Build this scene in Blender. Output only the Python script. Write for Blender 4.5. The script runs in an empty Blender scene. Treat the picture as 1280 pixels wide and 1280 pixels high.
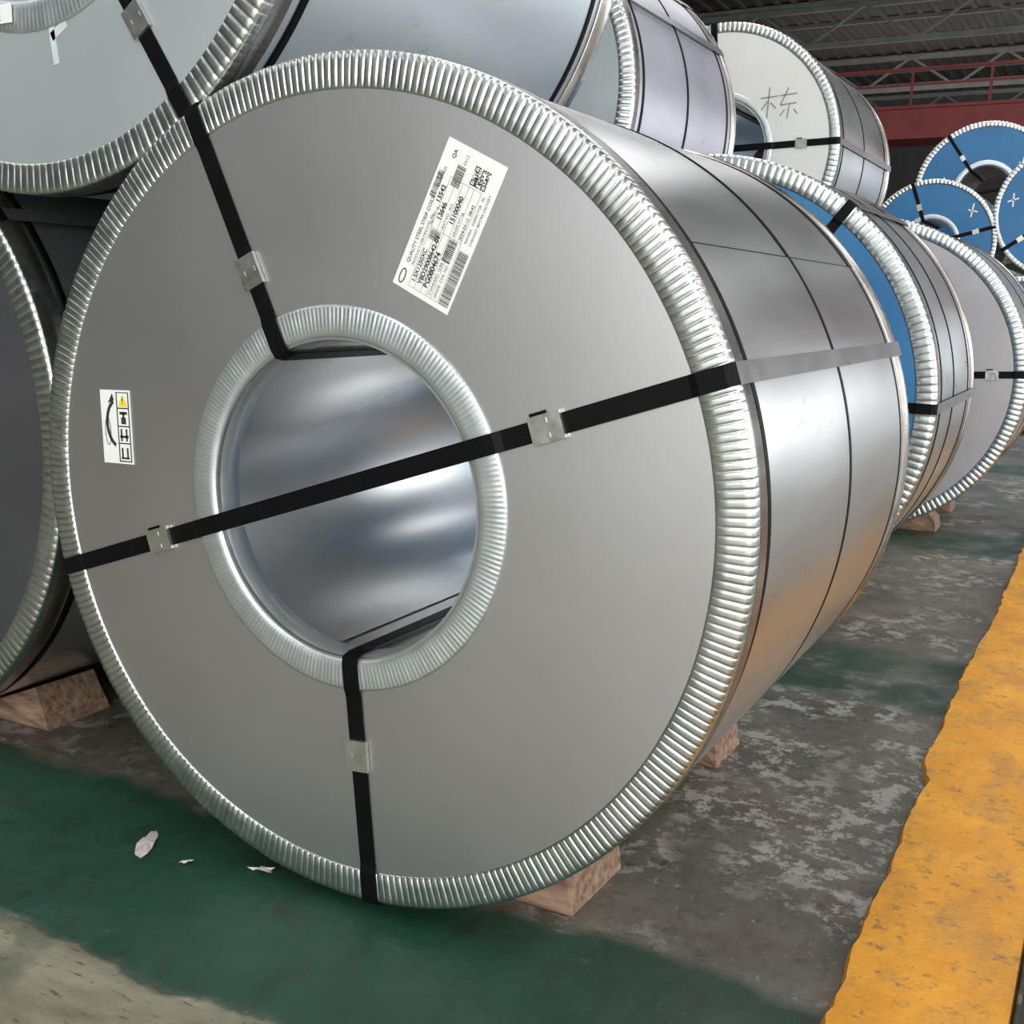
import bpy, math, random
from mathutils import Vector, Matrix
random.seed(4)
S=bpy.context.scene
try: S.view_settings.view_transform='Standard'
except Exception: pass
# ---------------------------------------------------------------- materials
def newmat(name):
    m=bpy.data.materials.new(name); m.use_nodes=True
    nt=m.node_tree; b=nt.nodes["Principled BSDF"]
    return m,nt,b
def mixc(nt,fac,a,b):
    m=nt.nodes.new("ShaderNodeMix"); m.data_type='RGBA'
    for i,v in ((0,fac),(6,a),(7,b)):
        if isinstance(v,bpy.types.NodeSocket): nt.links.new(v,m.inputs[i])
        else: m.inputs[i].default_value=v if i==0 else (*v[:3],1)
    return m.outputs[2]
def ramp(nt,src,a,b,va=0,vb=1):
    r=nt.nodes.new("ShaderNodeMapRange"); r.inputs[1].default_value=a;r.inputs[2].default_value=b
    r.inputs[3].default_value=va;r.inputs[4].default_value=vb
    nt.links.new(src,r.inputs[0]); return r.outputs[0]
def math_(nt,op,a,b=None):
    m=nt.nodes.new("ShaderNodeMath"); m.operation=op
    for i,v in ((0,a),(1,b)):
        if v is None: continue
        if isinstance(v,bpy.types.NodeSocket): nt.links.new(v,m.inputs[i])
        else: m.inputs[i].default_value=v
    return m.outputs[0]
def noise(nt,scale,detail=4,stretch=(1,1,1),rough=.55):
    tc=nt.nodes.new("ShaderNodeTexCoord"); mp=nt.nodes.new("ShaderNodeMapping")
    mp.inputs['Scale'].default_value=stretch
    nt.links.new(tc.outputs['Object'],mp.inputs[0])
    n=nt.nodes.new("ShaderNodeTexNoise"); n.inputs['Scale'].default_value=scale; n.inputs['Detail'].default_value=detail
    n.inputs['Roughness'].default_value=rough
    nt.links.new(mp.outputs[0],n.inputs['Vector']); return n.outputs['Fac']
def metal(name,c1,c2,rough=.35,met=.9,scale=3,stretch=(1,1,1),rv=.1,bump=0,bs=8,scuff=None,spec=None,bstr=(1,1,1),det=5):
    m,nt,b=newmat(name)
    f=noise(nt,scale,det,stretch)
    col=mixc(nt,ramp(nt,f,.3,.7),c1,c2)
    if scuff:
        g=noise(nt,14,6,(1,.35,1),.7)
        col=mixc(nt,ramp(nt,g,.60,.70,0,.6),col,scuff)
    nt.links.new(col,b.inputs['Base Color'])
    b.inputs['Metallic'].default_value=met
    if spec is not None: b.inputs['Specular IOR Level'].default_value=spec
    g=noise(nt,scale*2.3,min(det,4),stretch)
    nt.links.new(ramp(nt,g,.2,.8,rough-rv,rough+rv),b.inputs['Roughness'])
    if bump:
        bn=nt.nodes.new("ShaderNodeBump"); bn.inputs['Strength'].default_value=bump; bn.inputs['Distance'].default_value=.02
        nt.links.new(noise(nt,bs,1,bstr),bn.inputs['Height']); nt.links.new(bn.outputs[0],b.inputs['Normal'])
    return m
M={}
M['face']=metal('coil_face_steel',(.475,.468,.465),(.515,.51,.51),.40,.93,1.2,rv=.03)
M['face2']=metal('coil_face_bluegrey',(.38,.42,.43),(.46,.50,.51),.5,.5,1.5,rv=.05)
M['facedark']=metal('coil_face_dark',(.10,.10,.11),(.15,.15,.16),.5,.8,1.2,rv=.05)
M['facegrey']=metal('coil_face_grey',(.36,.34,.34),(.44,.42,.42),.5,.5,2,rv=.05)
M['white']=metal('coil_face_white_paper',(.68,.67,.62),(.76,.75,.71),.7,0,2,rv=.05)
M['blue']=metal('coil_face_blue_film',(.02,.13,.30),(.03,.19,.40),.45,.0,2,rv=.05)
M['body']=metal('coil_wrap_galvanised',(.53,.53,.53),(.66,.66,.665),.30,.95,2,(1,.25,1),rv=.07,bump=.08,bs=3,scuff=(.42,.41,.39))
M['body2']=metal('coil_wrap_bluegrey',(.40,.44,.46),(.50,.54,.56),.42,.7,2,(1,.4,1),rv=.06,bump=.08,bs=3,scuff=(.25,.27,.28))
M['body3']=metal('coil_wrap_violet',(.34,.33,.38),(.44,.43,.48),.40,.7,2,(1,.4,1),rv=.08,bump=.15,bs=4,scuff=(.25,.24,.27))
M['bore']=metal('coil_bore_steel',(.70,.695,.69),(.74,.735,.73),.28,.97,1,(1,.3,1),rv=.03,bump=.12,bs=1.6,bstr=(1,.4,1),det=1)
M['ring']=metal('edge_protector_zinc',(.52,.55,.53),(.68,.71,.68),.32,1,12,rv=.07)
M['hub']=metal('hub_protector_zinc',(.56,.61,.61),(.66,.71,.71),.38,.85,9,rv=.06)
M['brown']=metal('edge_band_worn',(.30,.27,.24),(.52,.49,.45),.3,.95,6,(1,.2,1),rv=.1)
M['strap']=metal('strap_black',(.003,.003,.0035),(.005,.005,.0055),.45,.0,10,rv=.06,spec=.10)
M['strapsheen']=metal('strap_silver_sheen',(.36,.36,.36),(.40,.40,.40),.30,.9,5,rv=.03,det=2)  # side runs of the black strap, their silvery reflection painted as base colour
M['buckle']=metal('buckle_zinc',(.50,.51,.47),(.64,.65,.60),.3,.9,14,rv=.1,bump=.05,bs=30)
M['wood']=metal('timber_dirty',(.10,.055,.032),(.34,.22,.14),.85,0,9,(1,6,6),rv=.05)
M['paper']=metal('label_paper',(.78,.78,.75),(.84,.84,.81),.5,0,5,rv=.05)
M['ink']=metal('label_ink',(.02,.02,.02),(.03,.03,.03),.6,0,5,rv=.05)
M['mark']=metal('marker_grey',(.22,.22,.20),(.3,.3,.28),.7,0,5,rv=.05)
M['inky']=metal('label_yellow',(.8,.6,.02),(.85,.65,.03),.6,0,5,rv=.05)
M['scrap']=metal('scrap_paper',(.50,.44,.42),(.62,.58,.56),.8,0,20,rv=.05)
# ---------------------------------------------------------------- mesh helpers
def obj(name,verts,faces,mat,parent=None,smooth=False,mats=None,fm=None):
    me=bpy.data.meshes.new(name); me.from_pydata([tuple(v) for v in verts],[],faces); me.update()
    for m in (mats or [mat]): me.materials.append(m)
    if fm: me.polygons.foreach_set('material_index',fm)
    if smooth: me.polygons.foreach_set('use_smooth',[True]*len(me.polygons))
    o=bpy.data.objects.new(name,me); S.collection.objects.link(o)
    if parent: o.parent=parent
    return o
def empty(name,loc):
    e=bpy.data.objects.new(name,None); e.location=loc; e.empty_display_size=.2; S.collection.objects.link(e); return e
def lathe(name,pieces,segs,mat,parent,a0=0,a1=2*math.pi):
    V=[];F=[]
    full=abs(a1-a0-2*math.pi)<1e-6
    n=segs if full else segs+1
    for prof in pieces:
        base=len(V)
        for r,y in prof:
            for i in range(n):
                a=a0+(a1-a0)*i/segs; V.append((r*math.cos(a),y,r*math.sin(a)))
        for j in range(len(prof)-1):
            for i in range(segs):
                k=(i+1)%n
                F.append((base+j*n+i,base+j*n+k,base+(j+1)*n+k,base+(j+1)*n+i))
    return obj(name,V,F,mat,parent,True)
def pleat(name,prof,teeth,spt,A,mat,parent,y_sign=1,yoff=0):
    n=teeth*spt; V=[];F=[]
    jit=[random.uniform(.75,1.2) for _ in range(teeth)]
    hs=[]
    for i in range(n):
        t=(i%spt)/spt
        hs.append((1-abs(2*t-1)**4)*jit[i//spt])
    for r,y,am,nr,ny in prof:
        for i in range(n):
            a=2*math.pi*i/n; d=A*am*hs[i]
            rr=r+nr*d; yy=y+ny*d
            V.append((rr*math.cos(a),yoff+y_sign*yy,rr*math.sin(a)))
    for j in range(len(prof)-1):
        for i in range(n):
            k=(i+1)%n; F.append((j*n+i,j*n+k,(j+1)*n+k,(j+1)*n+i))
    return obj(name,V,F,mat,parent,True)
def strip(name,pts,side,w,t,mat,parent):
    side=Vector(side).normalized(); V=[];F=[]
    P=[Vector(p) for p in pts]; n=len(P)
    for i,p in enumerate(P):
        d=(P[min(i+1,n-1)]-P[max(i-1,0)]).normalized(); nn=side.cross(d).normalized()
        for s,q in ((-1,-1),(1,-1),(1,1),(-1,1)): V.append(p+side*(s*w/2)+nn*(q*t/2))
    for i in range(n-1):
        for k in range(4):
            F.append((i*4+k,i*4+(k+1)%4,(i+1)*4+(k+1)%4,(i+1)*4+k))
    F.append((3,2,1,0)); e=(n-1)*4; F.append((e,e+1,e+2,e+3))
    return obj(name,V,F,mat,parent)
def boxes(name,items,mat,parent,mats=None):
    V=[];F=[];fm=[]
    for it in items:
        c,ux,uy,uz=[Vector(q) for q in it[:4]]; b=len(V)
        for sx in(-1,1):
            for sy in(-1,1):
                for sz in(-1,1): V.append(c+ux*sx+uy*sy+uz*sz)
        for f in ((0,1,3,2),(4,6,7,5),(0,4,5,1),(2,3,7,6),(0,2,6,4),(1,5,7,3)):
            F.append(tuple(b+q for q in f)); fm.append(it[4] if len(it)>4 else 0)
    return obj(name,V,F,mat,parent,False,mats,fm)
def aabox(c,h,mi=0): return (c,(h[0],0,0),(0,h[1],0),(0,0,h[2]),mi)
# ---------------------------------------------------------------- coil
def coil(x,y,z,R,L,face='face',body='body',q=.456,hole=.378,teeth=230,spt=8,hteeth=230,straps=(),bridge=None,
         axial=(),bands=(.09,.68,1.25),seam=None,chocks=True,hubmat='hub',sw=.036,amp=.0017,buck=.6):
    E=empty('steel_coil',(x,y,z))
    rb=R-.006
    seg=256 if R*1385/y>150 else 128
    rh=hole*R
    lathe('wrap_sheet',[[(rb,.004),(rb,L-.004)],[(rb,.004),(rb-.02,.001)],[(rb,L-.004),(rb-.02,L)]],seg,M[body],E)
    lathe('bore',[[(rh,.0),(rh,.05),(rh,L*.5),(rh,L)]],seg,M['bore'],E)
    lathe('bore_inner_lap',[[(rh-.003,.02),(rh-.003,L-.02)],[(rh,L-.02),(rh-.003,L-.02)]],120,M['bore'],E,math.radians(100),math.radians(262))
    lathe('face_plate',[[(rh,0),(R*.6,-.0005),(R*.8,-.0005),(rb-.015,0)]],seg,M[face],E)
    lathe('back_plate',[[(rh,L),(rb-.015,L)]],seg,M[face],E)
    pr=[(.921*R,-.0005,0,0,-1),(.9225*R,-.0018,.2,0,-1),(.927*R,-.0024,1,0,-1),(.95*R,-.0026,1,0,-1),(.980*R,-.0026,1,0,-1),(.992*R,-.0018,1,.2,-.95),
        (.9985*R,.001,1,.7,-.7),(1.000*R,.005,.8,1,0),(1.001*R,.016,.35,1,0),(1.002*R,.024,0,1,0)]
    pleat('edge_protector',pr,teeth,spt,amp,M['ring'],E)
    pleat('edge_protector_back',pr,teeth if teeth<150 else 150,4,amp*.6,M['ring'],E,-1,L)
    lathe('edge_protector_skirt',[[(1.0025*R,.023),(1.0025*R,.062),(1.0*R-.004,.063)]],seg,M['brown'],E)
    lathe('edge_protector_skirt_back',[[(1.0025*R,L-.023),(1.0025*R,L-.062),(1.0*R-.004,L-.063)]],seg,M['brown'],E)
    k=q/.456
    hp=[(.4575*k*R,-.0005,0,0,-1),(.4565*k*R,-.003,.2,0,-1),(.450*k*R,-.004,1,0,-1),(.425*k*R,-.004,1,0,-1),((hole+.027)*R,-.0045,.5,0,-1),((hole+.014)*R,-.004,0,0,-1),
        ((hole+.006)*R,-.001,0,0,-1),((hole+.001)*R,.006,0,0,-1),((hole-.004)*R,.018,0,0,-1),((hole-.006)*R,.055,0,0,-1),((hole-.001)*R,.056,0,0,-1)]
    pleat('hub_protector',hp,hteeth,4,.0010,M[hubmat],E)
    W=1.0035*R
    def face_path(rin=True):
        p=[]
        if rin: p+=[(rh-.009,L*.93),(rh-.009,.3),(rh-.009,.02),(rh-.004,-.003),(rh+.012,-.0075)]
        p+=[(.452*k*R,-.0075),(.475*k*R,-.003),(.905*R,-.003),(.922*R,-.0065),(.985*R,-.0065),(1.0*R+.003,-.003),(W+.003,.006),(W+.003,.03),(W+.002,.07),(W+.002,L-.07),(W+.003,L-.02),(W+.003,L+.004),(.985*R,L+.008),(.92*R,L+.008),(.9*R,L+.004),(.5*R,L+.004)]
        return p
    def cutpath(p,ang):
        c,s=math.cos(ang),math.sin(ang)
        return [(r*c,yy,r*s) for r,yy in p]
    for ai,a in enumerate(straps):
        a=math.radians(a); fp=face_path()
        i0=next(i for i,(r,yy) in enumerate(fp) if r>=W+.0015)
        side=(-math.sin(a),0,math.cos(a))
        strip('strap_radial',cutpath(fp[:i0+2],a),side,sw,.0016,M['strap'],E)
        strip('strap_axial',cutpath(fp[i0+1:],a),side,sw,.0016,M['strapsheen'],E)
        rr=buck[ai]*R if isinstance(buck,(tuple,list)) else buck*R
        c=Vector((math.cos(a),0,math.sin(a))); sd=Vector(side)
        boxes('strap_buckle',[(c*rr+Vector((0,-.006,0)),c*.031,sd*.024,(0,.0045,0)),
            (c*rr+sd*.013+Vector((0,-.0108,0)),c*.005,sd*.004,(0,.001,0)),(c*rr-sd*.013+Vector((0,-.0108,0)),c*.005,sd*.004,(0,.001,0))],M['buckle'],E)
    if bridge:
        (a1,b1),(a2,b2)=[(math.radians(a),b) for a,b in bridge]
        A1=Vector((math.cos(a1),0,math.sin(a1)))*W;A2=Vector((math.cos(a2),0,math.sin(a2)))*W
        d=(A1-A2).normalized(); sd=Vector((-d.z,0,d.x)); ln=(A1-A2).length
        rel=[(0+.0,.006),(.006,-.004),(.02*R,-.0065),(.078*R,-.0065),(.095*R,-.003),(.53*R,-.003),(.55*R,-.0075),(.63*R,-.0075)]
        pts=[A2+d*(u-.003)+Vector((0,v,0)) for u,v in rel]+[A1-d*(u-.003)+Vector((0,v,0)) for u,v in rel[::-1]]
        strip('strap_across',pts,sd,sw,.0016,M['strap'],E)
        for a,b in ((a1,b1),(a2,b2)):
            side=(-math.sin(a),0,math.cos(a)); fp=face_path()
            i0=next(i for i,(r,yy) in enumerate(fp) if r>=W+.0015)
            strip('strap_axial',cutpath(fp[i0:],a),side,sw,.0016,M['strapsheen'],E)
            p=(A1-d*(ln/2)) ; c=(A1 if a==a1 else A2); cc=(c-p).normalized()
            cen=p+cc*(b*R)
            boxes('strap_buckle',[(cen+Vector((0,-.006,0)),d*.031,sd*.024,(0,.0045,0)),(cen+sd*.013+Vector((0,-.0108,0)),d*.005,sd*.004,(0,.001,0)),
               (cen-sd*.013+Vector((0,-.0108,0)),d*.005,sd*.004,(0,.001,0))],M['buckle'],E)
            boxes('strap_tail',[(cen+sd*.024-d*.012+Vector((0,-.003,0)),d*.016,sd*.006,(0,.0015,0))],M['strap'],E)
    for a in axial:
        a=math.radians(a); p=[(W+.002,.0),(W+.002,L)]
        strip('strap_axial',cutpath(p,a),(-math.sin(a),0,math.cos(a)),sw,.0016,M['strapsheen'],E)
    for b in bands:
        lathe('strap_band',[[(rb,b-.010),(rb+.0022,b-.010),(rb+.0022,b+.010),(rb,b+.010)]],seg,M['strap'],E)
    if seam is not None:
        a1=math.radians(seam)
        lathe('wrap_outer_lap',[[(rb+.0016,.064),(rb+.0016,L-.064)]],seg,M[body],E,a1-math.radians(150),a1)
        lathe('wrap_lap_edge',[[(rb+.0018,.064),(rb+.0018,L-.064)]],1,M['strap'],E,a1-.001,a1+.0025)
    if chocks:
        for sx in (-1,1):
            for yy in (.32,L-.20):
                xi=sx*.15; xo=sx*random.uniform(.41,.44); xt=sx*.37; zb=-z
                def cz(xx): return -math.sqrt((1.004*R)**2-xx*xx)-.004
                zi=cz(xi); zt=cz(xt)
                prof=[(xi,zb+.001),(xo,zb+.001),(xo-sx*.01,zt-.05),(xt,zt-.002),(sx*.26,cz(sx*.26)),(xi,zi)]
                V=[]
                for w in (-.10,.10):
                    for a,b in prof: V.append((a+random.uniform(-.006,.006),yy+w+random.uniform(-.02,.02),b))
                n=len(prof);F=[tuple(range(n)),tuple(range(2*n-1,n-1,-1))]+[(i,(i+1)%n,n+(i+1)%n,n+i) for i in range(n)]
                obj('wood_chock',V,F,M['wood'],E)
    return E
main=coil(-1.272,1.637,.83,.8,1.337,straps=(115.3,-84.5),bridge=((20.4,.59),(-163.2,.60)),bands=(.092,.68,1.24),seam=37,teeth=330,spt=10,hteeth=240,buck=(.583,.62),amp=.0016)
B=coil(-2.07,1.65,2.19,.78,1.24,'face2','body2',q=.585,hole=.50,straps=(-56,120),axial=(5,),bands=(.10,1.14),seam=None,chocks=False,buck=.715,teeth=230,hteeth=230,amp=.0020)
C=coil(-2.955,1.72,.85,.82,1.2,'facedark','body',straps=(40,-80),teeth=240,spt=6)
F_=coil(-1.4,3.92,.88,.85,.99,'blue','body',straps=(52,),bridge=((0,.7),(180,.6)),bands=(.15,.45,.85),teeth=200,spt=6,amp=.0024)
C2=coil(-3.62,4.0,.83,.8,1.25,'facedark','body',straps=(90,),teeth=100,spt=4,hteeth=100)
D=coil(-2.55,4.15,2.03,.76,1.27,'face2','body3',straps=(50,),bands=(.12,.62,1.15),axial=(28,),chocks=False,teeth=190,spt=6,hteeth=100,amp=.0024)
G=coil(-1.26,6.14,.85,.82,1.2,'facegrey','body',bridge=((3,.8),(183,.6)),teeth=180,spt=6,hteeth=100,bands=(.12,.6,1.1),amp=.0028)
E_=coil(-2.147,6.2,2.05,.67,1.4,'white','body',q=.46,hole=.40,bridge=((2,.7),(182,.6)),straps=(95,),bands=(.12,.65,1.25),chocks=False,teeth=150,spt=6,hteeth=100,amp=.0026)
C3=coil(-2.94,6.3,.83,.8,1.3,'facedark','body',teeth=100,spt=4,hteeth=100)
I_=coil(-1.88,11.96,1.84,.62,1.1,'blue','body',bridge=((15,.7),(195,.7)),straps=(110,-70),bands=(.2,.8),chocks=False,teeth=100,spt=4,hteeth=80,amp=.004)
K1=coil(-1.01,11.96,.78,.75,1.1,'blue','body',bridge=((15,.7),(195,.7)),bands=(.2,.8),teeth=100,spt=4,hteeth=80,amp=.004)
K2=coil(-2.75,11.96,.78,.75,1.1,'blue','body',bridge=((15,.7),(195,.7)),bands=(.2,.8),teeth=100,spt=4,hteeth=80)
J_=coil(-.70,11.96,2.13,.62,1.1,'blue','body',bridge=((35,.7),(215,.7)),straps=(125,),bands=(.2,.8),chocks=False,teeth=100,spt=4,hteeth=80,amp=.004)
H1=coil(-1.67,14.1,.88,.85,1.2,'blue','body',teeth=90,spt=4,hteeth=80)
H_=coil(-1.67,14.1,2.52,.78,1.2,'blue','body',bridge=((10,.7),(190,.7)),straps=(125,-60),bands=(.2,.8),chocks=False,teeth=110,spt=4,hteeth=80,amp=.004)
# ---------------------------------------------------------------- labels
def text(s,x,y,h,parent,mat,bold=.0):
    cu=bpy.data.curves.new('t','FONT'); cu.body=s; cu.size=h; cu.offset=bold
    o=bpy.data.objects.new('t',cu); S.collection.objects.link(o)
    dg=bpy.context.evaluated_depsgraph_get(); me=bpy.data.meshes.new_from_object(o.evaluated_get(dg))
    bpy.data.objects.remove(o); me.materials.append(mat)
    n=bpy.data.objects.new('printed_text',me); S.collection.objects.link(n); n.parent=parent; n.location=(x,y,.0006); return n
def rects(name,L,mat,parent,z=.0006):
    V=[];F=[]
    for x0,y0,x1,y1 in L:
        b=len(V); V+=[(x0,y0,z),(x1,y0,z),(x1,y1,z),(x0,y1,z)]; F.append((b,b+1,b+2,b+3))
    return obj(name,V,F,mat,parent)
def label_frame(name,coilE,o,ux,w,h):
    E=empty(name,(0,0,0))
    X=Vector((ux[0],0,ux[1])).normalized(); Z=Vector((0,-1,0)); Y=Z.cross(X)
    m=Matrix((X,Y,Z)).transposed().to_4x4(); m.translation=Vector((o[0],-(o[2] if len(o)>2 else .0022),o[1]))
    E.parent=coilE; E.matrix_local=m
    boxes('label_sheet',[((w/2,h/2,-.0004),(w/2,0,0),(0,h/2,0),(0,0,.0006))],M['paper'],E)
    return E
lw,lh=.265,.126
T=label_frame('shipping_label',main,(.239,.353),(.43,.90),lw,lh)
tx=[("QUALITY STEEL STRIP COILS",.045,.109,.0095,.0001),("PRODUCT CERTIFICATE  No.",.045,.098,.0075,0),("1.5X1250XC",.020,.084,.0115,.0003),("Y8D29008642-01",.022,.070,.0125,.0004),("BG0804674",.022,.0565,.0135,.0005),
    ("STANDARD  Q/BB 310-2019",.014,.0455,.0075,0),("GRADE  COIL NO.",.014,.034,.0075,0),("13542",.160,.096,.0125,.0004),("13646",.135,.082,.0125,.0004),("15100040",.138,.056,.0125,.0004),("NET WT kg",.122,.0945,.0065,0),("2024-03-12  08:42",.122,.030,.0085,.0001),("DATE  SIZE",.185,.108,.007,0),("HEAT NO.  PCS",.122,.070,.007,0),("GROSS WT kg",.122,.045,.007,0),
    ("REMARK   INSPECTOR   05",.122,.018,.007,0),("CHECKED BEFORE DELIVERY",.122,.008,.007,0),("QA",.237,.10,.010,.0002),("FX12",.235,.075,.008,0)]
for s,x,y,h,bd in tx: text(s,x,y,h,T,M['ink'],bd)
random.seed(2)
bars=[]
def bar(x0,x1,y0,y1):
    x=x0
    while x<x1:
        w=random.choice((.0008,.0012,.0020)); bars.append((x,y0,min(x+w,x1),y1)); x+=w+random.choice((.0006,.0009,.0012))
bar(.010,.108,.005,.0255); bar(.078,.117,.034,.052);bar(.165,.21,.109,.121);bar(.196,.232,.072,.090);bar(.100,.117,.071,.092)
qx,qy,qs=.212,.024,.0019
for i in range(17):
    for j in range(17):
        fin=((i<5 and j<5) or (i<5 and j>11) or (i>11 and j>11))
        if fin:
            a=i if i<5 else i-12; b=j if j<5 else j-12
            on=(a in(0,4) or b in(0,4) or (a==2 and b==2))
        else: on=random.random()<.5
        if on: bars.append((qx+i*qs,qy+j*qs,qx+(i+1)*qs,qy+(j+1)*qs))
for yy in (.0275,.043,.054,.067,.081,.094): bars.append((.010,yy,.208,yy+.0005))
bars+= [(.010,.0275,.0105,.094),(.1185,.0275,.119,.094),(.208,.0275,.2085,.094)]
rects('barcodes_and_rules',bars,M['ink'],T)
def poly(name,pts,mat,parent,z=.0006): return obj(name,[(a,b,z) for a,b in pts],[tuple(range(len(pts)))],mat,parent)
def ringpoly(cx,cy,a,b,t,n=24,a0=0,a1=2*math.pi):
    V=[];F=[]
    for i in range(n+1):
        th=a0+(a1-a0)*i/n
        V+=[(cx+a*math.cos(th),cy+b*math.sin(th),.0006),(cx+(a-t)*math.cos(th),cy+(b-t)*math.sin(th),.0006)]
        if i<n: F.append((2*i,2*i+2,2*i+3,2*i+1))
    return V,F
v,f=ringpoly(.020,.112,.014,.0065,.0022); obj('logo_oval',v,f,M['ink'],T)
T2=label_frame('handling_label',main,(-.622,.020),(1,0.03),.088,.155)
it=[(.047,.004,.050,.151)]
for yy in (.004,.042,.078,.116): it.append((.047,yy,.084,yy+.0026))
it+=[(.081,.004,.084,.151),(.047,.149,.084,.151)]
it+=[(.055,.012,.060,.034),(.070,.012,.075,.034),(.053,.010,.077,.014),(.055,.048,.060,.074),(.070,.048,.075,.074),(.053,.055,.078,.060),(.059,.084,.073,.098),(.063,.098,.069,.110),(.055,.104,.077,.110)]
rects('pictogram_frames',it,M['ink'],T2)
poly('warning_triangle',[(.052,.121),(.080,.121),(.066,.147)],M['inky'],T2)
rects('warning_mark',[(.0648,.131,.0672,.140),(.0648,.1265,.0672,.129)],M['ink'],T2,.0009)
v,f=ringpoly(.055,.085,.042,.055,.008,20,math.radians(115),math.radians(245)); obj('lift_arrow_arc',v,f,M['ink'],T2)
poly('lift_arrow_head',[(.022,.127),(.041,.134),(.036,.148)],M['ink'],T2)
v,f=ringpoly(.018,.068,.009,.03,.002,20); obj('hook_loop',v,f,M['ink'],T2)
T3=label_frame('shipping_label',G,(-.02,-.60),(.8,.5),.17,.12)
rects('printed_lines',[(.02,.02+.02*i,.11,.026+.02*i) for i in range(5)]+[(.12,.03,.155,.065)],M['ink'],T3)
T4=label_frame('shipping_label',B,(-.17,-.435,.0100),(1,0.0),.125,.038)
rects('printed_lines',[(.01,.006+.008*i,.09,.009+.008*i) for i in range(4)],M['ink'],T4)
M['tape']=metal('clear_tape',(.50,.54,.55),(.60,.64,.65),.3,.0,20,rv=.1)
boxes('tape_strip',[((.068,-.0012,-.485),(.008,0,.002),(0,.0004,0),(-.006,0,.04)),((.085,-.0012,-.46),(.022,0,.012),(0,.0004,0),(-.004,0,.008))],M['tape'],B)
def pen(name,strokes,E,y,w,mat,s=1,ox=0,oz=0):
    V=[];F=[]
    for (x0,z0,x1,z1) in strokes:
        x0,z0,x1,z1=x0*s+ox,z0*s+oz,x1*s+ox,z1*s+oz
        d=Vector((x1-x0,0,z1-z0)).normalized(); sd=Vector((-d.z,0,d.x))*w/2; b=len(V)
        A=Vector((x0,y,z0));Bq=Vector((x1,y,z1)); V+=[A-sd,Bq-sd,Bq+sd,A+sd]; F.append((b,b+1,b+2,b+3))
    return obj(name,V,F,mat,E)
pen('marker_writing',[(.05,.40,.17,.41),(.11,.47,.10,.27),(.10,.38,.05,.31),(.12,.37,.16,.33),(.18,.41,.30,.42),(.24,.46,.19,.35),(.19,.35,.30,.36),(.25,.35,.24,.26),(.22,.32,.19,.28),(.28,.32,.31,.29)],E_,-.003,.006,M['mark'],.8,.19,-.06)
for e in (I_,J_,H_):
    pen('printed_marks',[(-.50,.10,-.40,.13),(-.45,.18,-.45,.05),(.30,-.30,.42,-.27),(.36,-.22,.35,-.38),(.30,-.38,.42,-.36),(.33,.32,.42,.30),(.38,.38,.36,.25)],e,-.003,.014,M['paper'])
# ---------------------------------------------------------------- floor
m,nt,b=newmat('painted_concrete_floor')
tc=nt.nodes.new("ShaderNodeTexCoord"); sp=nt.nodes.new("ShaderNodeSeparateXYZ"); nt.links.new(tc.outputs['Object'],sp.inputs[0])
X,Y=sp.outputs[0],sp.outputs[1]
wob=ramp(nt,noise(nt,3,5),.3,.7,-.04,.04); Yw=math_(nt,'ADD',Y,wob)
def band(a,b_,e=.02): return math_(nt,'MULTIPLY',ramp(nt,Yw,a-e,a+e),ramp(nt,Yw,b_-e,b_+e,1,0))
worn=ramp(nt,noise(nt,5,7,(1,1,1),.65),.40,.56)
g2=math_(nt,'MAXIMUM',math_(nt,'MAXIMUM',band(3.42,4.0,.05),band(5.85,6.45,.05)),band(9,9.6,.05))
g2=math_(nt,'MULTIPLY',g2,ramp(nt,worn,0,1,.5,1))
g=math_(nt,'MAXIMUM',band(1.27,1.80),g2)
con=mixc(nt,ramp(nt,noise(nt,2.2,6),.35,.65),(.070,.063,.048),(.155,.142,.110))
con=mixc(nt,ramp(nt,noise(nt,25,6,(1,1,1),.7),.52,.70,0,.75),con,(.028,.024,.019))
con=mixc(nt,ramp(nt,noise(nt,4.5,6,(1,1,1),.6),.53,.66,0,.55),con,(.08,.050,.026))
patch=ramp(nt,noise(nt,13,10,(1,1,1),.76),.505,.55)
zone=math_(nt,'MULTIPLY',ramp(nt,Y,1.9,2.3),ramp(nt,Y,3.1,3.9,1,.0))
patch=math_(nt,'MULTIPLY',patch,ramp(nt,math_(nt,'ADD',noise(nt,2.3,4),ramp(nt,zone,0,1,0,.10)),.48,.58))
patch2=math_(nt,'MULTIPLY',ramp(nt,noise(nt,40,8,(1,1,1),.7),.60,.64),.6)
con=mixc(nt,math_(nt,'MULTIPLY',patch,.72),con,(.36,.355,.31))
con=mixc(nt,patch2,con,(.27,.26,.22))
gr=mixc(nt,ramp(nt,noise(nt,2,6),.3,.7),(.010,.045,.028),(.020,.078,.048))
gr=mixc(nt,ramp(nt,noise(nt,11,8,(1,2.2,1),.7),.62,.70,0,.5),gr,(.13,.16,.12))
gr=mixc(nt,ramp(nt,noise(nt,6,8,(2.4,1,1),.7),.52,.66,0,.65),gr,(.018,.026,.02))
gr=mixc(nt,ramp(nt,X,-1.2,-.6,0,.55),gr,(.018,.026,.02))
col=mixc(nt,g,con,gr)
be=mixc(nt,ramp(nt,noise(nt,4,7,(1,3,1)),.35,.62),(.15,.14,.095),(.28,.26,.18))
be=mixc(nt,ramp(nt,noise(nt,14,7,(1,5,1),.7),.58,.63,0,.8),be,(.06,.055,.04))
be=mixc(nt,ramp(nt,noise(nt,5,5),.55,.65,0,.5),be,(.05,.08,.055))
col=mixc(nt,ramp(nt,Yw,1.262,1.272,1,0),col,be)
nt.links.new(col,b.inputs['Base Color'])
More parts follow.
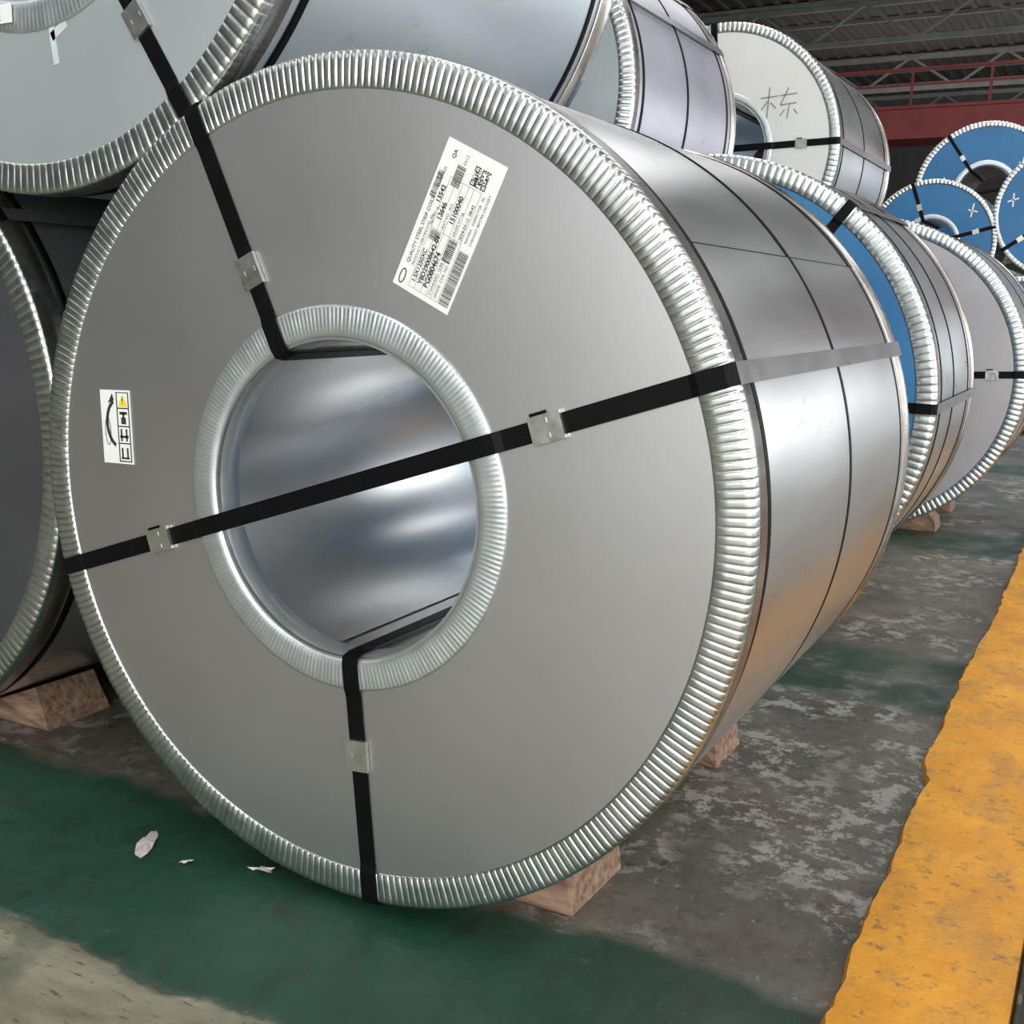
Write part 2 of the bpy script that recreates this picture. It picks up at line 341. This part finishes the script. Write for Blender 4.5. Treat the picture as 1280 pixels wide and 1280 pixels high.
nt.links.new(ramp(nt,noise(nt,5,6),.3,.7,.30,.62),b.inputs['Roughness'])
bn=nt.nodes.new("ShaderNodeBump"); bn.inputs['Strength'].default_value=.35; bn.inputs['Distance'].default_value=.01
nt.links.new(noise(nt,18,8,(1,1,1),.65),bn.inputs['Height']); nt.links.new(bn.outputs[0],b.inputs['Normal'])
x0,x1,y0,y1,H=-16,13,-13,39,8
boxes('floor',[aabox(((x0+x1)/2,(y0+y1)/2,-.05),((x1-x0)/2,(y1-y0)/2,.05))],m,None)
m,nt,b=newmat('yellow_paint_worn')
c=mixc(nt,ramp(nt,noise(nt,5,6),.3,.7),(.60,.24,.012),(.78,.35,.025))
c=mixc(nt,ramp(nt,noise(nt,9,9,(1,.5,1),.72),.48,.66,0,.75),c,(.38,.20,.05))
c=mixc(nt,ramp(nt,noise(nt,30,8,(1,1,1),.75),.55,.65,0,.75),c,(.15,.11,.06))
nt.links.new(c,b.inputs['Base Color']); b.inputs['Roughness'].default_value=.6
bn=nt.nodes.new("ShaderNodeBump"); bn.inputs['Strength'].default_value=.7; bn.inputs['Distance'].default_value=.01
nt.links.new(noise(nt,22,7,(1,1,1),.65),bn.inputs['Height']); nt.links.new(bn.outputs[0],b.inputs['Normal'])
V=[];F=[];n=0;yy=-3.0;off=0
while yy<38:
    st=.03 if yy<9 else .4
    off+=random.uniform(-.005,.005); off*=.93
    base=-.36+off+random.uniform(-.002,.002)+.035*max(0,min(1,(3.0-yy)/.12))-.015
    V+=[(base,yy,0.0005),(base+.008,yy,.018),(-.055,yy,.020),(-.05,yy,.0005)]
    if n: 
        for k in range(3): F.append(((n-1)*4+k,n*4+k,n*4+k+1,(n-1)*4+k+1))
    n+=1; yy+=st
obj('yellow_kerb_strip',V,F,m,None)
M['rail']=metal('rail_steel',(.03,.028,.026),(.06,.05,.045),.5,.6,5)
boxes('floor_rail',[aabox((.03,17.5,.02),(.07,20.5,.018)),aabox((.03,17.5,.05),(.03,20.5,.02))],M['rail'],None)
for cx,cy,s,a in ((-1.80,1.62,.07,2.2),(-1.50,1.66,.035,.4),(-1.66,1.60,.018,1.0)):
    pts=[]
    for i in range(14):
        t=2*math.pi*i/14; r=s*(.5+.5*abs(math.cos(t)))*random.uniform(.5,1.1)
        p=Vector((r*math.cos(t),r*.45*math.sin(t),random.uniform(.001,.008))); ca,sa=math.cos(a),math.sin(a)
        pts.append((cx+p.x*ca-p.y*sa,cy+p.x*sa+p.y*ca,p.z))
    pts.append((cx,cy,.008))
    obj('paper_scrap',pts,[(i,(i+1)%14,14) for i in range(14)],M['scrap'],None)
# ---------------------------------------------------------------- hall
M['wall']=metal('hall_wall_cladding',(.16,.16,.155),(.22,.22,.21),.7,0,3,(1,1,.2),rv=.05)
M['wallb']=metal('hall_wall_dark',(.04,.04,.04),(.06,.06,.06),.7,0,3,(1,1,.2),rv=.05)
M['roof']=metal('roof_sheet_dark',(.04,.033,.032),(.075,.065,.06),.7,.1,2,(6,.2,1),rv=.05)
M['truss']=metal('truss_steel',(.16,.17,.155),(.23,.24,.22),.6,.2,3,rv=.05)
M['red']=metal('crane_red',(.20,.03,.03),(.28,.045,.04),.5,.1,3,rv=.05)
xm,ym=(x0+x1)/2,(y0+y1)/2; hx,hy=(x1-x0)/2,(y1-y0)/2
boxes('wall_back',[aabox((xm,y1+.1,H/2),(hx,.1,H/2))],M['wallb'],None)
boxes('wall_front',[aabox((xm,y0-.1,H/2),(hx,.1,H/2))],M['wall'],None)
boxes('wall_left',[aabox((x0-.1,ym,H/2),(.1,hy,H/2))],M['wallb'],None)
boxes('wall_right',[aabox((x1+.1,ym,H/2),(.1,hy,H/2))],M['wall'],None)
boxes('ceiling',[aabox((xm,ym,H+.1),(hx,hy,.1))]+[aabox((x0+.4*i,ym,H-.02),(.06,hy,.02)) for i in range(1,72)],M['roof'],None)
tr=[]
for i in range(9):
    y=-9+6*i
    for z in (H-.15,H-.95): tr.append(aabox((xm,y,z),(hx,.07,.06)))
    for k in range(24):
        xa=x0+.3+k*1.2; s=1 if k%2 else -1
        d=Vector((.6,0,.4*s)); nn=Vector((-d.z,0,d.x)).normalized()*.03
        tr.append((Vector((xa+.6,y,H-.55)),d,(0,.03,0),nn))
for i in range(24): tr.append(aabox((xm,-11+2.1*i,H-.07),(hx,.04,.04)))
boxes('roof_truss',tr,M['truss'],None)
hc=hx-.75
gi=[aabox((xm,25,4.92),(hc,.25,.27)),aabox((xm,25,5.22),(hc,.32,.03)),aabox((xm,25,4.63),(hc,.32,.03)),aabox((xm,26.8,5.0),(hc,.25,.25)),
    aabox((xm,24.7,5.95),(hc,.03,.03)),aabox((xm,24.7,5.65),(hc,.02,.02))]+[aabox((x0+1+1.5*k,24.7,5.6),(.025,.025,.36)) for k in range(18)]
boxes('crane_bridge',gi,M['red'],None)
for i in range(8):
    for xx in (x0+.4,x1-.4): boxes('building_column',[aabox((xx,-9+6*i,3.5),(.2,.03,3.5)),aabox((xx-.18,-9+6*i,3.5),(.03,.2,3.5)),aabox((xx+.18,-9+6*i,3.5),(.03,.2,3.5))],M['truss'],None)
# ---------------------------------------------------------------- light: skylights, windows and an added roof fill
def area(name,loc,direction,sx,sy,energy,col):
    l=bpy.data.lights.new(name,'AREA'); l.shape='RECTANGLE'; l.size=sx; l.size_y=sy; l.energy=energy; l.color=col
    o=bpy.data.objects.new(name,l); o.location=loc; o.rotation_euler=Vector(direction).to_track_quat('-Z','Y').to_euler(); S.collection.objects.link(o)
for xx,en in ((-9,480),(-2.5,660),(4,690),(9.5,640)):
    area('skylight_lamp',(xx,4,H-.3),(0,0,-1),1.4,26,en,(.98,.99,1))
for i,yy in enumerate((-8,-2,4,10,16,22,28,34)):
    area('window_light',(x1-.65,yy,3.2),(-1,0,-.05),5.0,5.2,(380 if yy<12 else 520),(.93,.97,1))
for xx,en in ((-3,460),(3,860),(9,600)):
    area('window_light',(xx,y0+.25,3.4),(0,1,-.05),4.8,4.4,en,(.96,.985,1))
area('roof_fill_light',(-2,31,5.2),(0,.2,1),14,6,230,(1,.95,.9))  # unseen upward fill, added to brighten the far roof
w=bpy.data.worlds.new('World'); S.world=w; w.use_nodes=True
w.node_tree.nodes['Background'].inputs[0].default_value=(.6,.65,.7,1); w.node_tree.nodes['Background'].inputs[1].default_value=.3
# ---------------------------------------------------------------- camera
yaw,pitch,roll=.502,.191,.023
cy,sy=math.cos(yaw),math.sin(yaw)
fw=Vector((-sy*math.cos(pitch),cy*math.cos(pitch),-math.sin(pitch))); r0=Vector((cy,sy,0)); u0=r0.cross(fw)
r=r0*math.cos(roll)+u0*math.sin(roll); u=-r0*math.sin(roll)+u0*math.cos(roll)
cam=bpy.data.cameras.new('camera'); cam.sensor_width=36; cam.lens=1385/1280*36; cam.clip_end=200; cam.clip_start=.05
co=bpy.data.objects.new('camera',cam); S.collection.objects.link(co)
mw=Matrix((r,u,-fw)).transposed().to_4x4(); mw.translation=Vector((0,0,1.215)); co.matrix_world=mw
S.camera=co
